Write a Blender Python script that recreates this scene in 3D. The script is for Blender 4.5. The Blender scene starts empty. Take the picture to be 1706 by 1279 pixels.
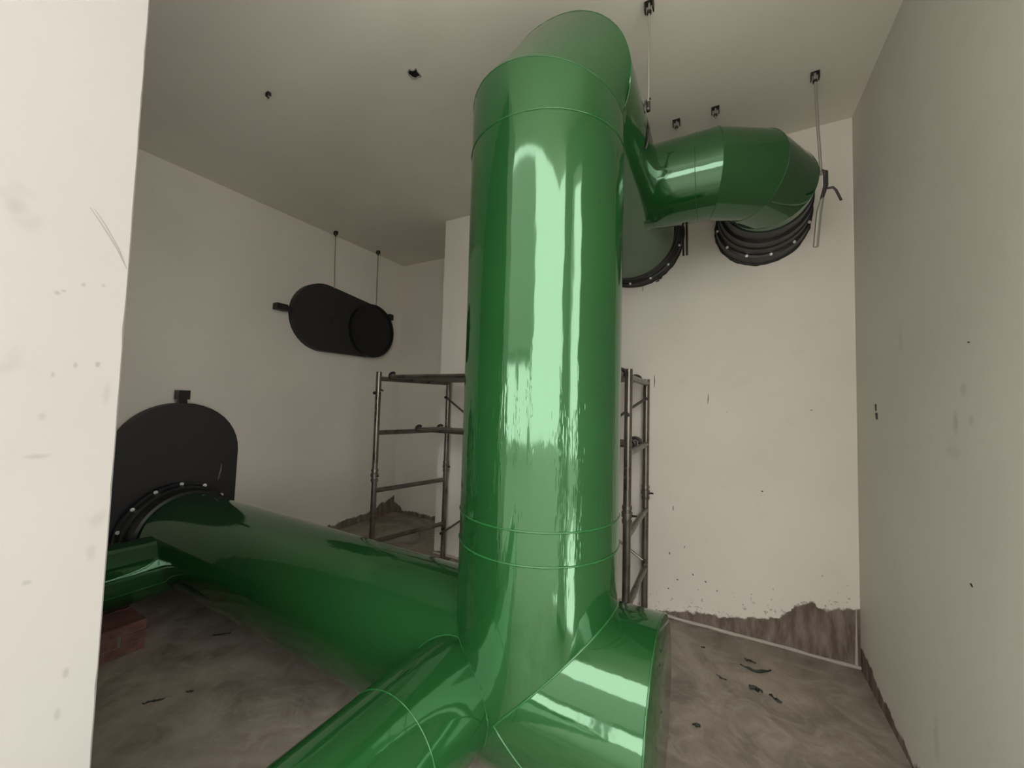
import bpy, bmesh, math, random
from mathutils import Vector, Matrix
random.seed(4)
C = bpy.context.scene.collection
sc = bpy.context.scene
H0 = 1.5                                   # eye height; measurements below are taken from eye level
# ------------------------------------------------------------------ camera
FPX, YAW, PITCH, ROLL = 642.47, 0.504847, 0.0487644, 0.0274493
F = Vector((-math.sin(YAW), math.cos(YAW), 0)); R_ = Vector((math.cos(YAW), math.sin(YAW), 0)); U = Vector((0, 0, 1))
F2 = F*math.cos(PITCH)+U*math.sin(PITCH); U2 = U*math.cos(PITCH)-F*math.sin(PITCH)
R3 = R_*math.cos(ROLL)+U2*math.sin(ROLL); U3 = U2*math.cos(ROLL)-R_*math.sin(ROLL)
cd = bpy.data.cameras.new('camera'); cam = bpy.data.objects.new('camera', cd); C.objects.link(cam)
cd.sensor_width = 36; cd.lens = 36*FPX/1706; cd.clip_start = .02
m3 = Matrix((R3, U3, -F2)).transposed()
cam.matrix_world = Matrix.Translation((0, 0, H0)) @ m3.to_4x4()
sc.camera = cam
# ------------------------------------------------------------------ light: overcast daylight through the open doorway
w = bpy.data.worlds.new('overcast'); sc.world = w; w.use_nodes = True
bgn = w.node_tree.nodes['Background']; bgn.inputs[0].default_value = (1, .975, .93, 1); bgn.inputs[1].default_value = 6.8
sc.view_settings.view_transform = 'Standard'; sc.view_settings.look = 'None'
sc.view_settings.exposure = 0.0; sc.view_settings.gamma = 1; sc.view_settings.use_curve_mapping = False
sc.cycles.max_bounces = 8; sc.cycles.diffuse_bounces = 6; sc.cycles.glossy_bounces = 4

# ------------------------------------------------------------------ materials
def newmat(name, col, rough=.7, metal=0., spec=.5, ior=1.5):
    m = bpy.data.materials.new(name); m.use_nodes = True
    b = m.node_tree.nodes['Principled BSDF']
    b.inputs['Base Color'].default_value = (*col, 1); b.inputs['Roughness'].default_value = rough
    b.inputs['Metallic'].default_value = metal; b.inputs['IOR'].default_value = ior
    b.inputs['Specular IOR Level'].default_value = spec
    return m, m.node_tree, b
def nd(nt, t, **k):
    n = nt.nodes.new(t)
    for a, v in k.items(): setattr(n, a, v)
    return n
def noise(nt, vec, scale, detail=4, rough=.5, dist=0):
    n = nd(nt, 'ShaderNodeTexNoise'); n.inputs['Scale'].default_value = scale; n.inputs['Detail'].default_value = detail
    n.inputs['Roughness'].default_value = rough; n.inputs['Distortion'].default_value = dist
    nt.links.new(vec, n.inputs['Vector']); return n.outputs['Fac']
def mapr(nt, v, a, b, c=0., d=1., smooth=False):
    n = nd(nt, 'ShaderNodeMapRange'); n.clamp = True
    if smooth: n.interpolation_type = 'SMOOTHSTEP'
    nt.links.new(v, n.inputs[0])
    for i, x in zip((1, 2, 3, 4), (a, b, c, d)): n.inputs[i].default_value = x
    return n.outputs[0]
def mth(nt, op, a, b=None):
    n = nd(nt, 'ShaderNodeMath', operation=op)
    for i, x in enumerate((a, b)):
        if x is None: continue
        if isinstance(x, (int, float)): n.inputs[i].default_value = x
        else: nt.links.new(x, n.inputs[i])
    return n.outputs[0]
def mix(nt, fac, a, b):
    n = nd(nt, 'ShaderNodeMix', data_type='RGBA')
    if isinstance(fac, (int, float)): n.inputs[0].default_value = fac
    else: nt.links.new(fac, n.inputs[0])
    for i, x in ((6, a), (7, b)):
        if isinstance(x, tuple): n.inputs[i].default_value = (*x, 1)
        else: nt.links.new(x, n.inputs[i])
    return n.outputs[2]
def bump(nt, b, h, strength, dist=.01):
    n = nd(nt, 'ShaderNodeBump'); n.inputs['Strength'].default_value = strength; n.inputs['Distance'].default_value = dist
    nt.links.new(h, n.inputs['Height']); nt.links.new(n.outputs[0], b.inputs['Normal'])
def coords(nt, scale=(1, 1, 1)):
    t = nd(nt, 'ShaderNodeTexCoord'); mp = nd(nt, 'ShaderNodeMapping'); mp.inputs['Scale'].default_value = scale
    nt.links.new(t.outputs['Object'], mp.inputs['Vector']); return mp.outputs[0]

WALL = (.71, .675, .60)
def plaster(name, base=WALL, stain=None, axis='X', rng=(-1, 1), splat=False, ghost=None, smudges=None):
    m, nt, b = newmat(name, base, .85, spec=.25)
    v = coords(nt)
    n1 = noise(nt, v, 1.3, 4); n2 = noise(nt, v, 9, 5, .6)
    col = mix(nt, mapr(nt, n1, .35, .7), base, tuple(c*.93 for c in base))
    col = mix(nt, mapr(nt, n2, .58, .8, 0, .35), col, tuple(c*.84 for c in base))
    if ghost:                               # scattered hand smudges
        n4 = noise(nt, v, ghost, 2, .4)
        col = mix(nt, mapr(nt, n4, .68, .76, 0, .45), col, tuple(c*.62 for c in base))
    if smudges:                             # hand and boot marks: (y, z from eye level, half width, half height, strength)
        pos = nd(nt, 'ShaderNodeSeparateXYZ'); nt.links.new(v, pos.inputs[0]); wob = mth(nt, 'MULTIPLY', mth(nt, 'SUBTRACT', noise(nt, v, 45, 3, .6), .5), 1.1)
        tot = None
        for (y_, z_, wy, wz, k_) in smudges:
            dy = mth(nt, 'DIVIDE', mth(nt, 'SUBTRACT', pos.outputs[1], y_), wy); dz = mth(nt, 'DIVIDE', mth(nt, 'SUBTRACT', pos.outputs[2], z_+H0), wz)
            r2 = mth(nt, 'ADD', mth(nt, 'SQRT', mth(nt, 'ADD', mth(nt, 'MULTIPLY', dy, dy), mth(nt, 'MULTIPLY', dz, dz))), wob)
            q_ = mapr(nt, r2, 1.1, .3, 0, k_, True); tot = q_ if tot is None else mth(nt, 'MAXIMUM', tot, q_)
        col = mix(nt, tot, col, tuple(c*.45 for c in base))
    if stain:
        sp = nd(nt, 'ShaderNodeSeparateXYZ'); nt.links.new(v, sp.inputs[0])
        x = sp.outputs[axis]; z = sp.outputs['Z']
        cr = nd(nt, 'ShaderNodeValToRGB'); nt.links.new(mapr(nt, x, *rng), cr.inputs[0])
        els = cr.color_ramp.elements
        while len(els) < len(stain): els.new(.5)
        for e, (p, h) in zip(els, stain): e.position = p; e.color = (h, h, h, 1)
        n3 = noise(nt, v, 7, 6, .65)
        top = mth(nt, 'ADD', cr.outputs[0], mth(nt, 'MULTIPLY', mth(nt, 'SUBTRACT', n3, .5), .16))
        d = mth(nt, 'SUBTRACT', top, z)
        msk = mapr(nt, d, -.004, .008)
        vs = coords(nt, (14, 14, 3)); streak = noise(nt, vs, 1.6, 5, .6)
        brown = mix(nt, mapr(nt, streak, .4, .68), (.115, .088, .068), (.235, .195, .165))
        col = mix(nt, msk, col, brown)
        if splat:
            n5 = noise(nt, v, 34, 3, .6)
            hi = mapr(nt, mth(nt, 'SUBTRACT', z, top), .0, .28, .60, .76)
            sm = mth(nt, 'MULTIPLY', mapr(nt, mth(nt, 'SUBTRACT', n5, hi), 0, .03), mth(nt, 'SUBTRACT', 1, msk))
            col = mix(nt, mth(nt, 'MULTIPLY', sm, .6), col, (.25, .19, .15))
    nt.links.new(col, b.inputs['Base Color'])
    bump(nt, b, n2, .12, .01)
    return m
M_back = plaster('plaster_back', stain=[(0, .03), (.36, .10), (.58, .16), (.66, .19), (.74, .29), (.81, .34), (.88, .31), (1, .34)], rng=(-.45, .69), splat=True)
M_recess = plaster('plaster_recess', stain=[(0, .14), (.12, .05), (.6, .06), (1, .07)], rng=(-3.88, -2.5))
M_left = plaster('plaster_left', stain=[(0, .0), (.45, .03), (.8, .1), (1, .2)], axis='Y', rng=(1.5, 3.85))
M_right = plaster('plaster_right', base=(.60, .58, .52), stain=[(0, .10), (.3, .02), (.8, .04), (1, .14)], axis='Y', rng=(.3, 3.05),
    smudges=[(1.852, .083, .03, .03, .25), (1.908, -.025, .022, .05, .38), (1.811, -.016, .02, .025, .25), (2.365, .33, .03, .06, .15), (1.93, -.13, .06, .03, .15), (2.111, -1.216, .03, .1, .25)])
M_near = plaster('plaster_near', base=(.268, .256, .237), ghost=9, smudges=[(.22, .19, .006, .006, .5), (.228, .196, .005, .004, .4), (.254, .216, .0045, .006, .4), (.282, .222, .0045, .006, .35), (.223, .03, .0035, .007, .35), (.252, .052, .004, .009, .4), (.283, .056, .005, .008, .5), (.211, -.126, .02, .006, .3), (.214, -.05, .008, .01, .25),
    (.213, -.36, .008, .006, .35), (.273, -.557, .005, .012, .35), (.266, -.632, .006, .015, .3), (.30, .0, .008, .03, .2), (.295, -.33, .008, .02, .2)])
M_ceil = plaster('plaster_ceiling', base=(.80, .77, .69))

def floor_mat():
    m, nt, b = newmat('damp_concrete', (.2, .17, .14), .5, spec=.35)
    v = coords(nt); n1 = noise(nt, v, 1.6, 6, .6, 1.4); n2 = noise(nt, v, 5, 6, .62, 2.2); n3 = noise(nt, v, 45, 4, .6)
    c = mix(nt, mapr(nt, n1, .32, .66), (.15, .123, .10), (.33, .285, .24))
    c = mix(nt, mapr(nt, n2, .45, .72, 0, .6), c, (.40, .355, .31))
    c = mix(nt, mapr(nt, n3, .62, .8, 0, .3), c, (.10, .08, .065))
    nt.links.new(c, b.inputs['Base Color'])
    nt.links.new(mapr(nt, n1, .3, .7, .62, .36), b.inputs['Roughness'])
    bump(nt, b, mth(nt, 'ADD', n2, mth(nt, 'MULTIPLY', n3, .15)), .25, .02)
    return m
M_floor = floor_mat()

def enamel(name, col, runs=False):
    m, nt, b = newmat(name, col, .07, spec=.5, ior=1.9)
    b.inputs['Specular Tint'].default_value = (.62, 1, .70, 1)
    b.inputs['Coat Weight'].default_value = 0; b.inputs['Coat Roughness'].default_value = .05; b.inputs['Coat IOR'].default_value = 1.6
    v = coords(nt); n1 = noise(nt, v, 2.2, 3)
    c = mix(nt, mapr(nt, n1, .35, .7), col, tuple(x*.86 for x in col))
    nt.links.new(c, b.inputs['Base Color'])
    vs = coords(nt, (1, 1, .12)) if runs else coords(nt)
    n2 = noise(nt, vs, 26 if runs else 18, 2, .5)
    if runs:                                # paint sags live in patches
        vr = coords(nt, (1, 1, .12)); run = noise(nt, vr, 34, 3, .6)
        t = nd(nt, 'ShaderNodeSeparateXYZ'); nt.links.new(v, t.inputs[0])
        patch = mth(nt, 'MULTIPLY', mapr(nt, t.outputs[2], .75, 1.15, 0, 1, True), mapr(nt, t.outputs[2], 1.8, 1.4, 0, 1, True))
        h = mth(nt, 'ADD', mth(nt, 'MULTIPLY', n2, .28), mth(nt, 'MULTIPLY', mth(nt, 'MULTIPLY', mapr(nt, run, .5, .72), patch), .28))
        big = noise(nt, coords(nt, (1, 1, .35)), 5, 2)
        h = mth(nt, 'ADD', h, mth(nt, 'MULTIPLY', big, .8))
        bump(nt, b, h, .42, .006)
    else: bump(nt, b, n2, .12, .004)
    return m
GREEN = (.0085, .052, .0125)
M_green = enamel('green_enamel', GREEN)
M_riser = enamel('green_enamel_riser', GREEN, True)
M_weld, _, _ = newmat('painted_weld', (.014, .085, .022), .2, ior=1.5)
M_black, _nt, _b = newmat('black_plastic', (.012, .012, .013), .42, spec=.4)
bump(_nt, _b, noise(_nt, coords(_nt), 12, 4), .12, .006)
M_plate, _nt, _b = newmat('charcoal_plate', (.026, .025, .027), .55, spec=.35)
bump(_nt, _b, noise(_nt, coords(_nt), 3, 3), .1, .01)
M_rubber, _, _ = newmat('rubber_seal', (.006, .006, .006), .6)
M_bolt, _, _ = newmat('zinc_bolt', (.8, .8, .78), .35, .4)
M_rod, _, _ = newmat('threaded_steel', (.42, .40, .36), .38, .7)
M_dark, _, _ = newmat('dark_iron', (.035, .03, .028), .5, .4)
def steel():
    m, nt, b = newmat('galvanised_tube', (.2, .18, .155), .36, .75)
    v = coords(nt); n = noise(nt, v, 6, 4, .55)
    nt.links.new(mix(nt, mapr(nt, n, .35, .7), (.12, .105, .088), (.20, .18, .155)), b.inputs['Base Color'])
    nt.links.new(mapr(nt, n, .3, .7, .22, .45), b.inputs['Roughness']); return m
M_steel = steel()
def boardm():
    m, nt, b = newmat('deck_board', (.12, .115, .10), .6, .2)
    n = noise(nt, coords(nt, (1, 9, 1)), 5, 5)
    nt.links.new(mix(nt, mapr(nt, n, .35, .7), (.12, .115, .095), (.22, .21, .18)), b.inputs['Base Color']); return m
M_board = boardm()
def brickm():
    m, nt, b = newmat('red_brick', (.2, .07, .05), .9)
    n = noise(nt, coords(nt), 22, 5)
    nt.links.new(mix(nt, mapr(nt, n, .35, .7), (.085, .036, .028), (.15, .07, .055)), b.inputs['Base Color']); return m
M_brick = brickm()
M_mortar, _, _ = newmat('pale_mortar', (.42, .38, .33), .9)
M_litter2, _, _ = newmat('dark_mortar', (.12, .10, .09), .9)
M_void, _, _ = newmat('dark_void', (.01, .009, .008), .95)
M_scratch, _, _ = newmat('pale_scratch', (.35, .35, .36), .6)

# ------------------------------------------------------------------ mesh helpers (measured coordinates: x right, y away, z from eye level)
def link(name, verts, faces, mat, parent=None, smooth=False, origin=None, sharp=None):
    """verts are scene coordinates with z measured from eye level"""
    V = [Vector(v)+Vector((0, 0, H0)) for v in verts]
    o_w = Vector(origin)+Vector((0, 0, H0)) if origin is not None else Vector((0, 0, 0))
    me = bpy.data.meshes.new(name); me.from_pydata([v-o_w for v in V], [], faces); me.update()
    bm = bmesh.new(); bm.from_mesh(me); bmesh.ops.recalc_face_normals(bm, faces=bm.faces); bm.to_mesh(me); bm.free()
    if smooth:
        for p in me.polygons: p.use_smooth = True
        if sharp is not None: me.set_sharp_from_angle(angle=math.radians(sharp))
    me.materials.append(mat)
    o = bpy.data.objects.new(name, me); C.objects.link(o)
    if parent is not None:
        pw = Vector((0, 0, 0)); q = parent
        while q is not None: pw += q.location; q = q.parent
        o.parent = parent; o.location = o_w-pw
    else: o.location = o_w
    return o
class Mesh:
    def __init__(s): s.v = []; s.f = []
    def add(s, v, f):
        n = len(s.v); s.v += [tuple(x) for x in v]; s.f += [tuple(i+n for i in q) for q in f]; return s
    def box(s, a, b, rot=0, jit=0):
        (x0, y0, z0), (x1, y1, z1) = a, b
        vs = [(x, y, z) for z in (z0, z1) for y in (y0, y1) for x in (x0, x1)]
        if rot:
            cx, cy = (x0+x1)/2, (y0+y1)/2; c, q = math.cos(rot), math.sin(rot)
            vs = [(cx+(x-cx)*c-(y-cy)*q, cy+(x-cx)*q+(y-cy)*c, z) for x, y, z in vs]
        return s.add(vs, [(0, 2, 3, 1), (4, 5, 7, 6), (0, 1, 5, 4), (2, 6, 7, 3), (0, 4, 6, 2), (1, 3, 7, 5)])
    def tube(s, pts, r, n=10, caps=True, closed=False):
        P = [Vector(p) for p in pts]; k = len(P); rings = []
        prev = None
        for i, p in enumerate(P):
            if closed: t = (P[(i+1) % k]-P[i-1]).normalized()
            else: t = (P[min(i+1, k-1)]-P[max(i-1, 0)]).normalized()
            if prev is None:
                a = Vector((0, 0, 1)) if abs(t.z) < .9 else Vector((1, 0, 0))
                e1 = t.cross(a).normalized()
            else:
                e1 = (prev-t*prev.dot(t)).normalized()
            prev = e1; e2 = t.cross(e1)
            rr = r[i] if isinstance(r, (list, tuple)) else r
            rings.append([p+rr*(math.cos(2*math.pi*j/n)*e1+math.sin(2*math.pi*j/n)*e2) for j in range(n)])
        v = [q for g in rings for q in g]; f = []
        for i in range(k if closed else k-1):
            i2 = (i+1) % k
            for j in range(n):
                j2 = (j+1) % n; f.append((i*n+j, i*n+j2, i2*n+j2, i2*n+j))
        if caps and not closed: f.append(tuple(range(n))[::-1]); f.append(tuple((k-1)*n+j for j in range(n)))
        return s.add(v, f)
    def lathe(s, c, ax, prof, n=64, jit=None):
        """prof: list of (t along axis, radius)"""
        c = Vector(c); ax = Vector(ax).normalized(); e1, e2 = basis(ax); v = []; f = []
        for t, r in prof:
            for j in range(n):
                a = 2*math.pi*j/n; q = r*(jit[j] if jit and r > .01 else 1)
                v.append(c+ax*t+q*(math.cos(a)*e1+math.sin(a)*e2))
        for i in range(len(prof)-1):
            for j in range(n):
                j2 = (j+1) % n; f.append((i*n+j, i*n+j2, (i+1)*n+j2, (i+1)*n+j))
        return s.add(v, f)
    def prism(s, poly, axis, a, b):
        """poly in the two other axes, extruded from a to b along axis"""
        def mk(p, h): return (h, p[0], p[1]) if axis == 0 else (p[0], h, p[1]) if axis == 1 else (p[0], p[1], h)
        n = len(poly); v = [mk(p, a) for p in poly]+[mk(p, b) for p in poly]
        f = [tuple(range(n))[::-1], tuple(range(n, 2*n))]+[(i, (i+1) % n, n+(i+1) % n, n+i) for i in range(n)]
        return s.add(v, f)
    def obj(s, name, mat, parent=None, smooth=False, origin=None, sharp=35):
        return link(name, s.v, s.f, mat, parent, smooth, origin, sharp)
def basis(ax):
    a = Vector((0, 0, 1)) if abs(ax.z) < .9 else Vector((0, -1, 0))
    e2 = (a-ax*a.dot(ax)).normalized(); e1 = e2.cross(ax).normalized(); return e1, e2
def tag(o, label=None, cat=None, group=None, kind=None):
    if label: o['label'] = label
    if cat: o['category'] = cat
    if group: o['group'] = group
    if kind: o['kind'] = kind
    return o
def thing(name, loc, label, cat, group=None):
    o = bpy.data.objects.new(name, None); C.objects.link(o); o.empty_display_size = .1
    o.location = (loc[0], loc[1], loc[2]+H0); return tag(o, label, cat, group)
NSEG = 96
def section(p, d, r, t0, t1, rings=6):
    """pipe section about the axis p + t d; t0/t1 = number, ('plane', point, normal) or a function of the surface offset"""
    p = Vector(p); d = Vector(d).normalized(); e1, e2 = basis(d); out = []
    ends = []
    for j in range(NSEG):
        a = 2*math.pi*j/NSEG; o = r*(math.cos(a)*e1+math.sin(a)*e2); te = []
        for t in (t0, t1):
            if isinstance(t, (int, float)): te.append(t)
            elif callable(t): te.append(t(p+o))
            else:
                _, q, n = t; q = Vector(q); n = Vector(n); te.append((q-p-o).dot(n)/d.dot(n))
        if te[1] < te[0]: te = [sum(te)/2]*2
        ends.append((o, te))
    v = []; f = []
    for i in range(rings):
        k = i/(rings-1)
        for o, te in ends: v.append(p+o+d*(te[0]*(1-k)+te[1]*k))
    for i in range(rings-1):
        for j in range(NSEG):
            j2 = (j+1) % NSEG; f.append((i*NSEG+j, i*NSEG+j2, (i+1)*NSEG+j2, (i+1)*NSEG+j))
    return v, f, v[:NSEG], v[-NSEG:]

# ------------------------------------------------------------------ room
ZC, XR, YB, XP, YC, XL, ZF = 1.8418, .6968, 3.0441, -2.5093, 3.8475, -3.8827, -1.5
YF0, YF1, XJ = -.30, .32, -1.141           # the doorway opening: its near and far faces and left side
WY0, WY1, WZ = .56, .90, 1.55               # tall slot in the right wall close to the camera
def struct(name, m, mat, **k): return tag(m.obj(name, mat, **k), kind='structure')
fl = struct('floor', Mesh().box((XL-.2, -.30, ZF-.2), (XR+.2, YC+.2, ZF)), M_floor)
ground = struct('floor_outside', Mesh().box((-9, -12, ZF-.2), (9, -.3, ZF-.02)), newmat('outside_paving', (.30, .285, .255), .8)[0])
wb = struct('wall_back', Mesh().box((XP, YB, ZF), (XR+.2, YC+.2, ZC)), M_back)
wr_ = struct('wall_recess', Mesh().box((XL-.2, YC, ZF), (XP, YC+.2, ZC)), M_recess)
wl = struct('wall_left', Mesh().box((XL-.2, YF1, ZF), (XL, YC, ZC)), M_left)
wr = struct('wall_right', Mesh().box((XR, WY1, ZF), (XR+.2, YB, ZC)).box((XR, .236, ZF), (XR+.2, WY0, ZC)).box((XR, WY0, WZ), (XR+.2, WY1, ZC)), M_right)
# unseen building on posts behind the camera, added for its reflection in the riser
ob = Mesh().box((-8, -10, 1.3), (.9, -7, 6.2))
for px in (-7.6, -4.6, -2.1, .7): ob.box((px-.15, -7.3, ZF), (px+.15, -7.0, 1.3))
struct('wall_outside_added', ob, newmat('grey_render', (.30, .29, .27), .9)[0])
# wall end beside the opening, with a slightly chipped arris
edge = []; rnd = random.Random(9)
nz = 90
for i in range(nz+1):
    z = ZF+(ZC-ZF)*i/nz; c = .0012*rnd.random()**3+(.0016 if rnd.random() < .03 else 0); edge.append((z, c))
mn = Mesh(); v = []
for z, c in edge:
    v += [(XL-.2, YF1, z), (XJ-c-.0025, YF1, z), (XJ, YF1-c-.0025, z), (XJ, -.1, z), (XL-.2, -.1, z)]
f = []
for i in range(nz):
    for j in range(5): f.append((i*5+j, i*5+(j+1) % 5, (i+1)*5+(j+1) % 5, (i+1)*5+j))
f.append((4, 3, 2, 1, 0)); f.append(tuple(nz*5+j for j in range(5)))
mn.add(v, f); wf = struct('wall_front', mn, M_near)
for dy, w_ in ((0, .0011), (.006, .0008)):
    Mesh().tube([(XJ+.0002, .254+dy, .377), (XJ+.0002, .271+dy, .351), (XJ+.0002, .298+dy*.6, .306), (XJ+.0002, .3155, .268)], [w_*.5, w_, w_, w_*.6], 6).obj('scratch', newmat('plaster_scratch', (.19, .18, .165), .9)[0], wf, smooth=True)
# ceiling slab with a broken-through hole
ce = Mesh().box((XL-.2, YF0, ZC), (XR+.2, YC+.2, ZC+.15)).obj('ceiling', M_ceil)
hc = (-1.537, 1.54)
jag = [(-1.5625, 1.5162), (-1.5396, 1.5073), (-1.5385, 1.5177), (-1.5217, 1.5238), (-1.5034, 1.5176), (-1.5115, 1.5381), (-1.5144, 1.5735), (-1.5355, 1.5679), (-1.5569, 1.5707), (-1.5665, 1.5580), (-1.5702, 1.5348)]
cut = Mesh().prism(jag, 2, ZC-.05, ZC+.12).obj('cutter', M_void)
md = ce.modifiers.new('hole', 'BOOLEAN'); md.object = cut; md.operation = 'DIFFERENCE'; md.solver = 'EXACT'
dg = bpy.context.evaluated_depsgraph_get(); dg.update()
me2 = bpy.data.meshes.new_from_object(ce.evaluated_get(dg)); ce.modifiers.clear(); ce.data = me2
bpy.data.objects.remove(cut); tag(ce, kind='structure')
Mesh().prism([(hc[0]+(x-hc[0])*.995, hc[1]+(y-hc[1])*.995) for x, y in jag], 2, ZC+.006, ZC+.1195).obj('hole_dark_plug', M_void, ce)  # black plug just inside the hole, painting in its inner darkness
lip = Mesh()                                # raised torn plaster round the hole
for i in range(len(jag)):
    a = jag[i]; b = jag[(i+1) % len(jag)]
    lip.tube([(a[0], a[1], ZC), (b[0], b[1], ZC)], .0035, 6)
lip.obj('plaster_lip', M_near, ce, smooth=True)
# mortar ridge where the back wall meets the floor
mr = Mesh(); n = 40
for i in range(n):
    x0 = XP+(XR-XP)*i/n; x1 = XP+(XR-XP)*(i+1)/n
pts = [(XP+(XR-XP)*i/n, YB-.006+.002*rnd.random(), ZF+.008+.004*rnd.random()) for i in range(n+1)]
mr.tube(pts, [.009+.003*rnd.random() for _ in pts], 8)
struct('trim_1', mr, M_mortar, smooth=True)
mr = Mesh().tube([(XR-.02, YB-.004, ZF+.01), (XR-.018, YB-.004, ZF+.34)], [.008, .002], 8)
struct('trim_2', mr, M_mortar, smooth=True)
# scratches and knocks in the plaster
def mark_y(x, z, dx, dz, w=.003):          # on the back wall
    Mesh().tube([(x, YB-.0005, z), (x+dx*.5+.002, YB-.001, z+dz*.5), (x+dx, YB-.0005, z+dz)], [w*.5, w, w*.4], 6).obj('scratch', M_dark, wb, smooth=True)
for a in [(-.463, .235, 0, -.09, .003), (-.101, .10, -.005, -.07, .0025), (.472, .006, .012, 0, .003), (.209, -.534, .012, .0, .004), (-.327, -.71, 0, -.035, .003),
          (-.35, -1.04, .0, -.02, .004), (-.25, -.98, .0, -.012, .003), (-.20, -1.16, .01, -.01, .004), (-.30, -1.22, .01, -.006, .004), (-.12, -1.19, .01, -.01, .004),
          (-.36, -1.30, .01, .004, .004), (-.05, -1.24, .008, .004, .004)]: mark_y(*a)
# drips of black sealant under the left wall collar
for a in [(-.555, .92, 0, -.035, .0025), (-.46, .945, .03, .012, .006), (-.43, .965, .018, .01, .005), (-.41, .99, .018, .012, .005)]: mark_y(*a)
# socket hole and chips in the right wall
def mark_x(y, z, dy, dz, w): Mesh().tube([(XR-.0005, y, z), (XR-.001, y+dy, z+dz)], [w, w*.7], 6).obj('scratch', M_dark, wr, smooth=True)
mark_x(2.70, .045, .0, -.035, .006); mark_x(2.69, .0, -.004, -.035, .008); mark_x(1.812, .238, -.006, 0, .003); mark_x(1.84, -.543, -.01, -.006, .003)

# ------------------------------------------------------------------ the welded green duct
X0, Y0, RV = -.644, 1.41, .307
ZR = -1.045; RH = .30; ZJ, XJU = -1.025, X0   # junction of riser, run and stub
P1 = Vector((X0, Y0, 1.127)); XT, ZT = -.611, 1.25
YBR, RB, XE = 2.27, .222, .212              # upper branch: its depth, radius and the x of its wall collar
duct = thing('green_duct', (X0, Y0, ZF), 'glossy green welded duct with tall central riser, elbows and floor-level arms', 'pipe')
def part(name, sec, mat=None, **k): return link(name, sec[0], sec[1], mat or M_green, duct, True, **k)
def weld(ring, r=.0045, name='weld_bead', parent=None, frm=0, to=None):
    """beads of a hand-made weld; only where the photo shows them raised"""
    rr = random.Random(len(ring)+int(ring[0][0]*1000)); m = Mesh()
    closed = frm == 0 and to is None
    pts = ring[frm:to] if not closed else ring
    m.tube([(p[0], p[1], p[2]) for p in pts], [r*(.75+.5*rr.random()) for _ in pts], 6, closed=closed, caps=not closed)
    return m.obj(name, M_weld, parent or duct, smooth=True, sharp=180)
n1 = Vector((.106, .184, 1)).normalized(); P2 = Vector((XT, 1.40, ZT)); n2 = Vector((0, 1, .135)).normalized()

riser = section((X0, Y0, 0), (0, 0, 1), RV, lambda q: ZJ+abs(q.x-XJU), .985, 24); part('riser_pipe', riser, M_riser)
coll = section((X0, Y0, 0), (0, 0, 1), RV, .985, ('plane', P1, n1), 4); part('riser_collar', coll, M_riser)
weld(coll[2], .003)
top = section((XT, 0, ZT), (0, 1, 0), RV, ('plane', P2, n2), 2.86, 10); part('top_pipe', top)
gv_ = []; NG = 8
for i in range(NG):
    k = i/(NG-1)
    for a_, b_ in zip(coll[3], top[2]): gv_.append(a_*(1-k)+b_*k)
gf_ = [(i*NSEG+j, i*NSEG+(j+1) % NSEG, (i+1)*NSEG+(j+1) % NSEG, (i+1)*NSEG+j) for i in range(NG-1) for j in range(NSEG)]
gore = (gv_, gf_, coll[3], top[2]); part('elbow_section', gore)
weld(gore[2], .0015); weld(gore[3], .0015)
# welds low on the riser
for z, rb in ((-.408, .0036), (-.515, .0036)):
    s = section((X0, Y0, 0), (0, 0, 1), RV, z, z+.01, 2); weld(s[2], rb)
# floor-level run towards the left wall and stub to the right
hrun = section((0, Y0, ZR), (1, 0, 0), RH, -3.62, lambda q: XJU-(q.z-ZJ), 20)
part('floor_pipe', hrun)
stub = section((0, Y0, ZJ), (1, 0, 0), RV, lambda q: XJU+abs(q.z-ZJ)-.0, -.19, 6); part('stub_pipe', stub)
weld(stub[2], .0035); weld(stub[3], .0025)
cap = Mesh().lathe((-.19, Y0, ZJ), (1, 0, 0), [(0, RV), (.003, RV), (.004, RV-.003), (.0045, .001)], NSEG)
cp = cap.obj('end_cap', M_green, duct, smooth=True)
hs = section((0, Y0, ZR), (1, 0, 0), RH, -1.6, -1.59, 2)
# near arm along the floor towards the doorway
XG, RG, ZG = -.854, .185, -1.04
def onrun(q):                               # where the arm meets the run's surface
    dz = q.z-ZR; return Y0-math.sqrt(max(RH*RH-dz*dz, 0))
def onbody(q):
    h = onrun(q); dx = q.x-X0
    if abs(dx) < RV and q.z > ZR+abs(dx)-.0: h = min(h, Y0-math.sqrt(RV*RV-dx*dx))
    return h
arm = section((XG, 0, ZG), (0, 1, 0), RG, .86, lambda q: onbody(q)+.003, 8); part('near_arm', arm); weld(arm[3], .0035)
arm2 = section((XG, 0, ZG), (0, 1, 0), RG, -.75, .86, 8); part('near_arm', arm2); weld(arm[2], .002)
capn = Mesh().lathe((XG, -.75, ZG), (0, -1, 0), [(0, RG), (.008, RG-.004), (.009, .001)], 48).obj('end_cap', M_green, duct, smooth=True)
# far arm beside the left wall, with its lengthwise seam
XS, RS, ZS = -3.28, .19, -1.13
arm3 = section((XS, 0, ZS), (0, 1, 0), RS, .36, lambda q: onrun(q)+.01, 6); part('far_arm', arm3)
a = -.32
Mesh().tube([(XS+RS*math.cos(a), y, ZS+RS*math.sin(a)) for y in (.36, .7, 1.0, 1.17)]+[(XS+RS*math.cos(q), 1.17+.012*k, ZS+RS*math.sin(q)) for k, q in enumerate((-.2, 0, .2, .4))], .0035, 6).obj('weld_bead', M_weld, duct, smooth=True)
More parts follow.
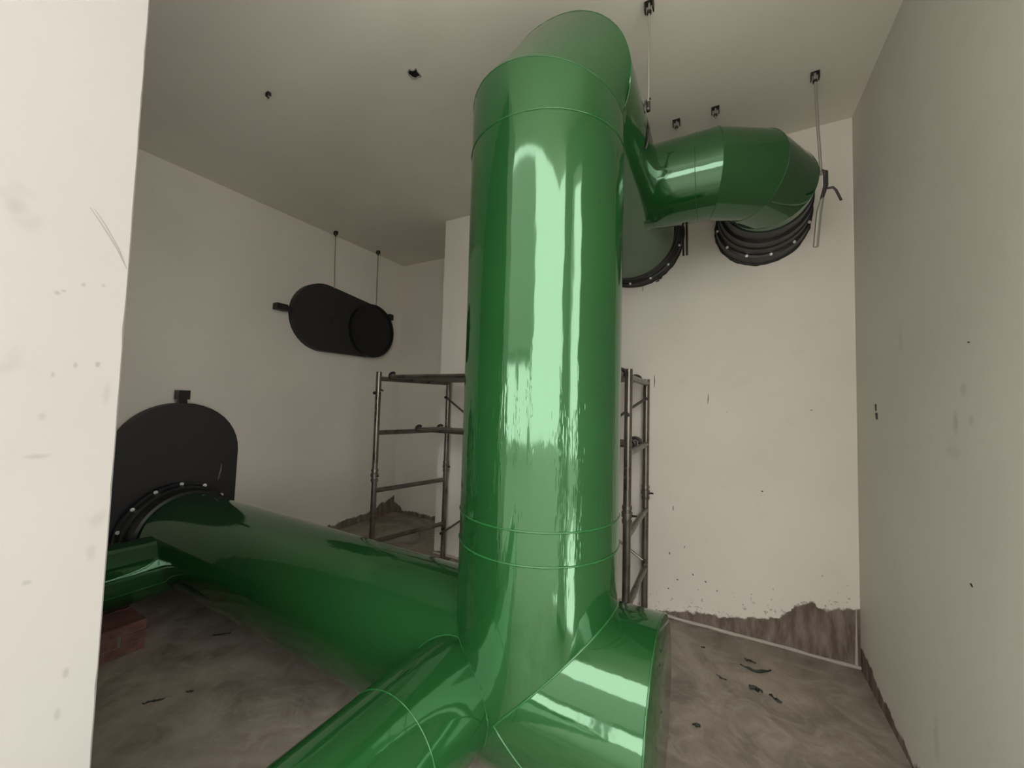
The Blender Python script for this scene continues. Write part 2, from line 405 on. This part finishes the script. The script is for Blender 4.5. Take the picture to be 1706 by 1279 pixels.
# upper branch and its elbow to the wall
def onmain(q):
    dz = q.z-ZT; return XT+math.sqrt(max(RV*RV-dz*dz, 0))
RBD = .376; T15 = math.tan(math.radians(15)); dirs = [Vector((math.cos(math.radians(q)), math.sin(math.radians(q)), 0)) for q in (0, 30, 60, 90)]
ms = [Vector((XE-RBD+RBD*T15, YBR, ZT))]; ms.append(ms[0]+dirs[1]*2*RBD*T15); ms.append(ms[1]+dirs[2]*2*RBD*T15)
ns = [(dirs[i]+dirs[i+1]).normalized() for i in range(3)]
br = section((0, YBR, ZT), (1, 0, 0), RB, lambda q: onmain(q)-.004, ('plane', ms[0], ns[0]), 6); part('branch_pipe', br); weld(br[2], .003)
wl2 = section((0, YBR, ZT), (1, 0, 0), RB, -.13, -.12, 2); weld(wl2[2], .002)
for i in (0, 1):
    g2 = section(ms[i], dirs[i+1], RB, ('plane', ms[i], ns[i]), ('plane', ms[i+1], ns[i+1]), 4); part('elbow_section', g2); weld(g2[2], .0015)
g3 = section((XE, 0, ZT), (0, 1, 0), RB, ('plane', ms[2], ns[2]), 2.82, 4); part('branch_end', g3); weld(g3[2], .0015)

def wall_collar(cx, cz, r, y1, label, nb_, w=1.):
    """black stepped collar bolted on the back wall"""
    q = (YB-.02-y1)/.18; steps = [(y1, r*.9), (y1, r+.006), (y1+.045*q, r+.008), (y1+.05*q, r+.026*w), (y1+.085*q, r+.028*w), (y1+.088*q, r+.036*w), (y1+.13*q, r+.038*w), (y1+.132*q, r+.056*w)]
    m = Mesh().lathe((cx, 0, cz), (0, 1, 0), steps+[(YB-.02, r+.058*w)], 72)
    fo = m.obj('flange', M_black, duct, smooth=True, sharp=30); fo['label'] = label
    rr = random.Random(int(cx*100)+77); jit = [1+.03*max(0, rr.random()-.35)*(1 if math.sin(2*math.pi*j/72) < .2 else .3) for j in range(72)]
    Mesh().lathe((cx, 0, cz), (0, 1, 0), [(YB-.022, r+.05*w), (YB-.02, r+.062*w), (YB-.003, r+.068*w)], 72, jit).obj('sealant', M_rubber, fo, smooth=True)
    for k in range(nb_):
        a = 2*math.pi*(k+.35)/nb_; px, pz = cx+(r+.047*w)*math.cos(a), cz+(r+.047*w)*math.sin(a)
        yb = y1+.132*q; b = Mesh().lathe((px, yb, pz), (0, -1, 0), [(0, .0085), (.006, .0085), (.006, .0055), (.018, .005), (.018, .0005)], 8)
        b.obj('bolt', M_bolt, fo, origin=(px, yb, pz))
    return fo
wall_collar(XT, ZT+.02, RV, 2.84, 'black stepped collar behind the riser', 14, .62)
wall_collar(XE, ZT, RB, 2.61, 'black stepped collar of the right elbow', 12, .8)
# collar of the run at the left wall
XV = -3.76
m = Mesh().lathe((0, Y0, ZR), (1, 0, 0), [(-3.70, .36), (-3.66, .36), (-3.66, .345), (-3.60, .342), (-3.60, .325), (-3.50, .318), (-3.495, .30)], 72)
lf = m.obj('flange', M_black, duct, smooth=True, sharp=30); lf['label'] = 'black bolted collar at the left wall'
for k in range(14):
    a = 2*math.pi*(k+.5)/14; py, pz = Y0+.352*math.cos(a), ZR+.352*math.sin(a)
    Mesh().lathe((-3.66, py, pz), (1, 0, 0), [(0, .013), (.01, .013), (.01, .008), (.02, .007), (.02, .0005)], 8).obj('bolt', M_bolt, lf, origin=(-3.66, py, pz))

# ------------------------------------------------------------------ slide-gate valves on the left wall
def hull2(c1, r1, c2, r2, n=40):
    pts = [(c[0]+r*math.cos(2*math.pi*i/n), c[1]+r*math.sin(2*math.pi*i/n)) for c, r in ((c1, r1), (c2, r2)) for i in range(n)]
    pts = sorted(set(pts))
    def half(ps):
        h = []
        for p in ps:
            while len(h) > 1 and (h[-1][0]-h[-2][0])*(p[1]-h[-2][1])-(h[-1][1]-h[-2][1])*(p[0]-h[-2][0]) <= 0: h.pop()
            h.append(p)
        return h
    a = half(pts); b = half(pts[::-1]); return a[:-1]+b[:-1]
gv = thing('slide_gate_valve', (XL, 1.43, ZF), 'charcoal round-topped slide gate valve standing on the left wall behind the duct collar', 'valve')
P = hull2((1.435, -.478), .405, (1.435, -1.045), .40)
Mesh().prism(P, 0, XV-.10, XV).obj('gate_body', M_plate, gv)
Mesh().prism([(1.405, -.085), (1.465, -.085), (1.460, -.03), (1.41, -.03)], 0, XV-.07, XV-.03).obj('handle', M_black, gv)
Mesh().box((XV-.085, 1.395, -.045), (XV-.005, 1.470, .028)).obj('handle_grip', M_black, gv)
Mesh().tube([(XV+.001, 1.70, -.72), (XV+.0015, 1.716, -.64), (XV+.001, 1.72, -.585)], [.001, .0035, .001], 6).obj('scratch', M_scratch, gv, smooth=True)
hv = thing('slide_gate_valve', (XL, 2.95, .5), 'charcoal oval slide gate valve lying sideways high on the left wall', 'valve')
XH = -3.80
Mesh().prism(hull2((2.65, .868), .365, (3.25, .835), .325), 0, XL+.004, XH).obj('gate_body', M_plate, hv)
m = Mesh().lathe((XH, 3.265, .83), (1, 0, 0), [(0, .325), (.05, .322), (.05, .30), (.03, .298), (.03, .001)], 64)
m.obj('blank_collar', M_black, hv, smooth=True, sharp=30)
Mesh().prism([(2.30, .865), (2.30, .895), (2.22, .91), (2.22, .85)], 0, XL+.01, XH-.02).obj('handle', M_black, hv)
Mesh().box((XL+.005, 2.13, .852), (XH+.0, 2.235, .912)).obj('handle_grip', M_black, hv)
m = Mesh().tube([(XH, 2.71, .88), (XH+.015, 2.71, .88), (XH+.015, 2.71, .82), (XH, 2.71, .82)], .006, 6); m.obj('pull_ring', M_rubber, hv)
Mesh().box((XL+.01, 3.54, 1.03), (XH+.02, 3.60, 1.10)).obj('lug', M_black, hv)

# ------------------------------------------------------------------ hangers and ceiling anchors
def anchor(x, y, label, group=None, s=1.):
    t = thing('ceiling_anchor', (x, y, ZC), label, 'bracket', group)
    m = Mesh().box((x-.022*s, y-.015*s, ZC-.004), (x+.022*s, y+.015*s, ZC)).box((x-.022*s, y-.015*s, ZC-.035*s), (x-.017*s, y+.015*s, ZC)).box((x+.017*s, y-.015*s, ZC-.035*s), (x+.022*s, y+.015*s, ZC))
    m.obj('clip', M_dark, t)
    Mesh().tube([(x, y, ZC-.004), (x, y, ZC-.065*s)], .005*s, 8).obj('threaded_stub', M_rod, t, smooth=True)
    Mesh().lathe((x, y, ZC-.052*s), (0, 0, 1), [(0, .001), (0, .011*s), (.011*s, .011*s), (.011*s, .001)], 6).obj('nut', M_dark, t)
    return t
anchor(-2.432, 1.237, 'small dark anchor clip alone on the ceiling left of the jagged hole', s=.65)
anchor(-.273, 2.584, 'empty ceiling anchor just above where the upper branch leaves the main duct', 'empty ceiling anchors')
anchor(-.051, 2.577, 'empty ceiling anchor above the middle of the upper branch', 'empty ceiling anchors')
def hanger(x, y, zb, label, x2=None, y2=None, r=.0055, mat=None):
    x2 = x if x2 is None else x2; y2 = y if y2 is None else y2
    t = thing('hanger_rod', (x, y, ZC), label, 'rod')
    Mesh().box((x-.02, y-.014, ZC-.004), (x+.02, y+.014, ZC)).box((x-.02, y-.014, ZC-.04), (x-.015, y+.014, ZC)).box((x+.015, y-.014, ZC-.04), (x+.02, y+.014, ZC)).obj('clip', M_dark, t)
    Mesh().tube([(x, y, ZC-.004), (x+(x2-x)*.4, y+(y2-y)*.4, ZC+(zb-ZC)*.5), (x2, y2, zb)], r, 8).obj('rod', mat or M_rod, t, smooth=True)
    Mesh().lathe((x, y, ZC-.055), (0, 0, 1), [(0, .001), (0, .011), (.014, .011), (.014, .001)], 6).obj('nut', M_dark, t)
    return t
t = hanger(-.303, 1.745, 1.335, 'thin pale steel hanger rod with a hooked end beside the riser top')
Mesh().tube([(-.303, 1.745, 1.37), (-.303, 1.75, 1.33)], .009, 8).obj('coupling', M_dark, t, smooth=True)
Mesh().tube([(-.292, 1.745, 1.385), (-.315, 1.748, 1.38), (-.324, 1.75, 1.35), (-.312, 1.75, 1.30)]+[(XT+(RV+.006)*math.cos(a), 1.75, ZT+(RV+.006)*math.sin(a)) for a in [-.05*k for k in range(0, 8, 2)]], .005, 6).obj('strap', M_dark, t, smooth=True)
t = hanger(.430, 2.541, 1.262, 'bent grey hanger rod on the far right of the upper elbow', .452, 2.54, .007)
Mesh().tube([(.452, 2.54, 1.285), (.470, 2.54, 1.275), (.470, 2.54, 1.20), (.452, 2.54, 1.13)], [.009, .011, .011, .008], 8).obj('clamp', M_dark, t, smooth=True)
Mesh().tube([(.455, 2.54, 1.135), (.440, 2.54, 1.06), (.425, 2.54, .875)], [.008, .0125, .0125], 8).obj('lower_rod', M_rod, t, smooth=True)
Mesh().tube([(.465, 2.54, 1.185), (.500, 2.54, 1.183), (.512, 2.54, 1.165), (.533, 2.54, 1.105)], .006, 8).obj('hook', M_dark, t, smooth=True)
t = thing('rod_pair', (-.22, 2.62, .98), 'two short parallel rods hanging below the upper branch between the black collars', 'rod')
for dx in (-.011, .011): Mesh().tube([(-.223+dx, 2.50, 1.19), (-.222+dx, 2.60, 1.15), (-.218+dx*.9, 2.60, .955)], .0065, 8).obj('rod', M_dark, t, smooth=True)
t = hanger(-3.774, 2.70, 1.215, 'thin hanger rod holding the left end of the oval valve', -3.79, 2.73, .006)
t = hanger(-3.776, 3.30, 1.14, 'thin hanger rod holding the right end of the oval valve', -3.79, 3.32, .006)

# ------------------------------------------------------------------ scaffold
A = (-2.50, 2.25); B = (-2.33, 2.955); Cc = (-.49, 2.29); D = (-.503, 2.955)
sf = thing('scaffold_tower', ((A[0]+D[0])/2, (A[1]+D[1])/2, ZF), 'galvanised tubular scaffold tower standing against the back wall behind the riser', 'scaffold')
def P3(p, z): return (p[0], p[1], z)
def lerp(p, q, k): return (p[0]+(q[0]-p[0])*k, p[1]+(q[1]-p[1])*k)
for p, zt in ((A, .225), (B, .21), (Cc, .215), (D, .20)):
    o = Mesh().tube([P3(p, ZF+.012), P3(p, zt)], .0225, 14).obj('pole', M_steel, sf, smooth=True)
    Mesh().lathe(P3(p, -.67), (0, 0, 1), [(0, .0225), (0, .028), (.02, .030), (.022, .025), (.035, .025), (.037, .031), (.065, .031), (.067, .025), (.08, .025), (.082, .029), (.1, .028), (.1, .0225)], 16).obj('coupler', M_steel, o, smooth=True, sharp=30)
    Mesh().tube([(p[0]+.02, p[1], -.625), (p[0]+.055, p[1]-.01, -.62)], .006, 8).obj('lock_pin', M_dark, o, smooth=True)
    Mesh().box((p[0]-.05, p[1]-.05, ZF), (p[0]+.05, p[1]+.05, ZF+.012)).obj('base_plate', M_steel, o)
for p, q in ((A, B), (Cc, D)):
    for z in (.17, -.275, -.745, -1.155):
        Mesh().tube([P3(p, z), P3(q, z)], .0195, 12).obj('rung', M_steel, sf, smooth=True)
for p, q in ((A, Cc), (B, D)):             # top ledgers
    pass
for (p, z0, q, z1) in ((B, .034, D, -1.10), (B, -1.24, D, .057)):
    pm = lerp(p, q, .5)
    Mesh().tube([(p[0], p[1]-.03, z0), (pm[0], pm[1]-.045 if z0 > 0 else pm[1]-.02, (z0+z1)/2), (q[0], q[1]-.03, z1)], .0095, 8).obj('cross_brace', M_steel, sf, smooth=True)
for p, z in ((B, .034), (B, -1.24), (D, .057), (D, -1.10), (A, .05), (Cc, -.05)):
    Mesh().tube([(p[0], p[1]-.045, z), (p[0], p[1]+.0, z)], .013, 8).obj('brace_stud', M_dark, sf, smooth=True)
Mesh().tube([(A[0]+.02, A[1], .08), (A[0]+.055, A[1], .07)], .007, 8).obj('lock_pin', M_dark, sf, smooth=True)
def plank(p0, p1, q0, q1, z, th, label):
    """deck between the left frame's points p0 (front) p1 (back) and the right frame's q0, q1"""
    t = thing('deck_board', ((p0[0]+q0[0])/2, (p0[1]+q1[1])/2, z), label, 'board')
    v = [P3(p0, z-th), P3(q0, z-th), P3(q1, z-th), P3(p1, z-th), P3(p0, z), P3(q0, z), P3(q1, z), P3(p1, z)]
    Mesh().add(v, [(3, 2, 1, 0), (4, 5, 6, 7), (0, 1, 5, 4), (1, 2, 6, 5), (2, 3, 7, 6), (3, 0, 4, 7)]).obj('board', M_board, t)
    rr = Mesh().tube([P3(p0, z-th*.5), P3(q0, z-th*.5)], .016, 8).obj('side_rail', M_steel, t, smooth=True)
    rr = Mesh().tube([P3(p1, z-th*.5), P3(q1, z-th*.5)], .016, 8).obj('side_rail', M_steel, t, smooth=True)
    for (a, s) in ((p0, -1), (p1, -1), (q0, 1), (q1, 1)):
        Mesh().tube([(a[0]+s*(-.015+.035*math.sin(g)), a[1], z-.012+.028*math.cos(g)) for g in [-.6+k*.4 for k in range(0, 8)]], .012, 8).obj('hook', M_dark, t, smooth=True)
    return t
k = .0
plank((A[0]+.08, A[1]+.06), (B[0]+.055, B[1]-.07), (Cc[0]-.05, Cc[1]+.06), (D[0]-.05, D[1]-.07), .205, .03, 'long deck board along the top of the scaffold')
pa = lerp(A, B, .50); pb = lerp(A, B, .82); pc = lerp(Cc, D, .50); pd = lerp(Cc, D, .82)
plank((pa[0]+.04, pa[1]), (pb[0]+.04, pb[1]), (pc[0]-.04, pc[1]), (pd[0]-.04, pd[1]), -.24, .035, 'narrow deck board hooked on the middle rungs of the scaffold')

# ------------------------------------------------------------------ brick pier under the far arm
pier = thing('brick_pier', (-3.2, .8, ZF), 'low dark red brick pier under the far left duct arm beside the doorway wall', 'bricks')
zz = ZF; course = 0
for course in range(3):
    z0 = ZF+course*.058
    for i in range(2 if course % 2 == 0 else 3):
        y0 = .56+(.24*i if course % 2 == 0 else (.24*i-.12)); y1 = y0+.232
        y0 = max(y0, .56); y1 = min(y1, 1.04-.0)
        for x0 in (-3.45, -3.215):
            rj = rnd.random()*.006
            Mesh().box((x0, y0+.004, z0+.004), (x0+.225-rj, y1-.004, z0+.055)).obj('brick', M_brick, pier)
Mesh().box((-3.445, .565, ZF), (-2.998, 1.032, ZF+.165)).obj('mortar_bed', M_litter2, pier)

# ------------------------------------------------------------------ litter on the floor
def scrap(x, y, L, ang, w, bend, label, mat=None, group=None):
    n = 9; pts = []; rs = []
    for i in range(n):
        t = i/(n-1)-.5; a = ang+bend*t
        pts.append((x+L*t*math.cos(a)+w*1.2*(rnd.random()-.5), y+L*t*math.sin(a)+w*1.2*(rnd.random()-.5), ZF+w*.5+.006*rnd.random())); rs.append(w*(.25+.6*math.cos(t*2.8))*(.5+.9*rnd.random()))
    o = Mesh().tube(pts, rs, 7).obj('scrap', mat or M_litter, smooth=True, origin=(x, y, ZF))
    tag(o, label, 'debris', group); return o
M_litter, _, _ = newmat('dark_litter', (.012, .017, .012), .6)
scrap(.165, 2.70, .17, .25, .008, .9, 'long twisted dark strip, farthest piece of the litter in the right floor corner')
scrap(.135, 2.78, .06, -.1, .006, .3, 'short thin dark strip behind the long twisted one')
scrap(.150, 2.52, .06, -.25, .014, .2, 'lumpy black clod in the middle of the right floor litter')
scrap(.225, 2.50, .065, -.75, .009, .5, 'curved black strip just right of the lumpy clod')
scrap(-.02, 2.53, .06, -.45, .005, .3, 'fine dark sliver left of the right floor litter')
scrap(-.115, 2.10, .03, .2, .009, .2, 'small dark crumb close to the stub end cap')
scrap(-.12, 2.78, .02, .2, .006, .2, 'tiny dark speck by the back wall right of the stub')
scrap(-.07, 1.86, .035, .2, .006, .2, 'dark crumb nearest the bottom edge beside the stub')
scrap(-2.43, .885, .09, .95, .005, .2, 'longer dark sliver alone on the left floor')
scrap(-2.36, 1.0, .035, .9, .005, .2, 'shorter dark sliver beyond the longer one on the left floor')
scrap(-2.75, 1.32, .10, .8, .008, .4, 'dark smear of dirt under the left duct run')
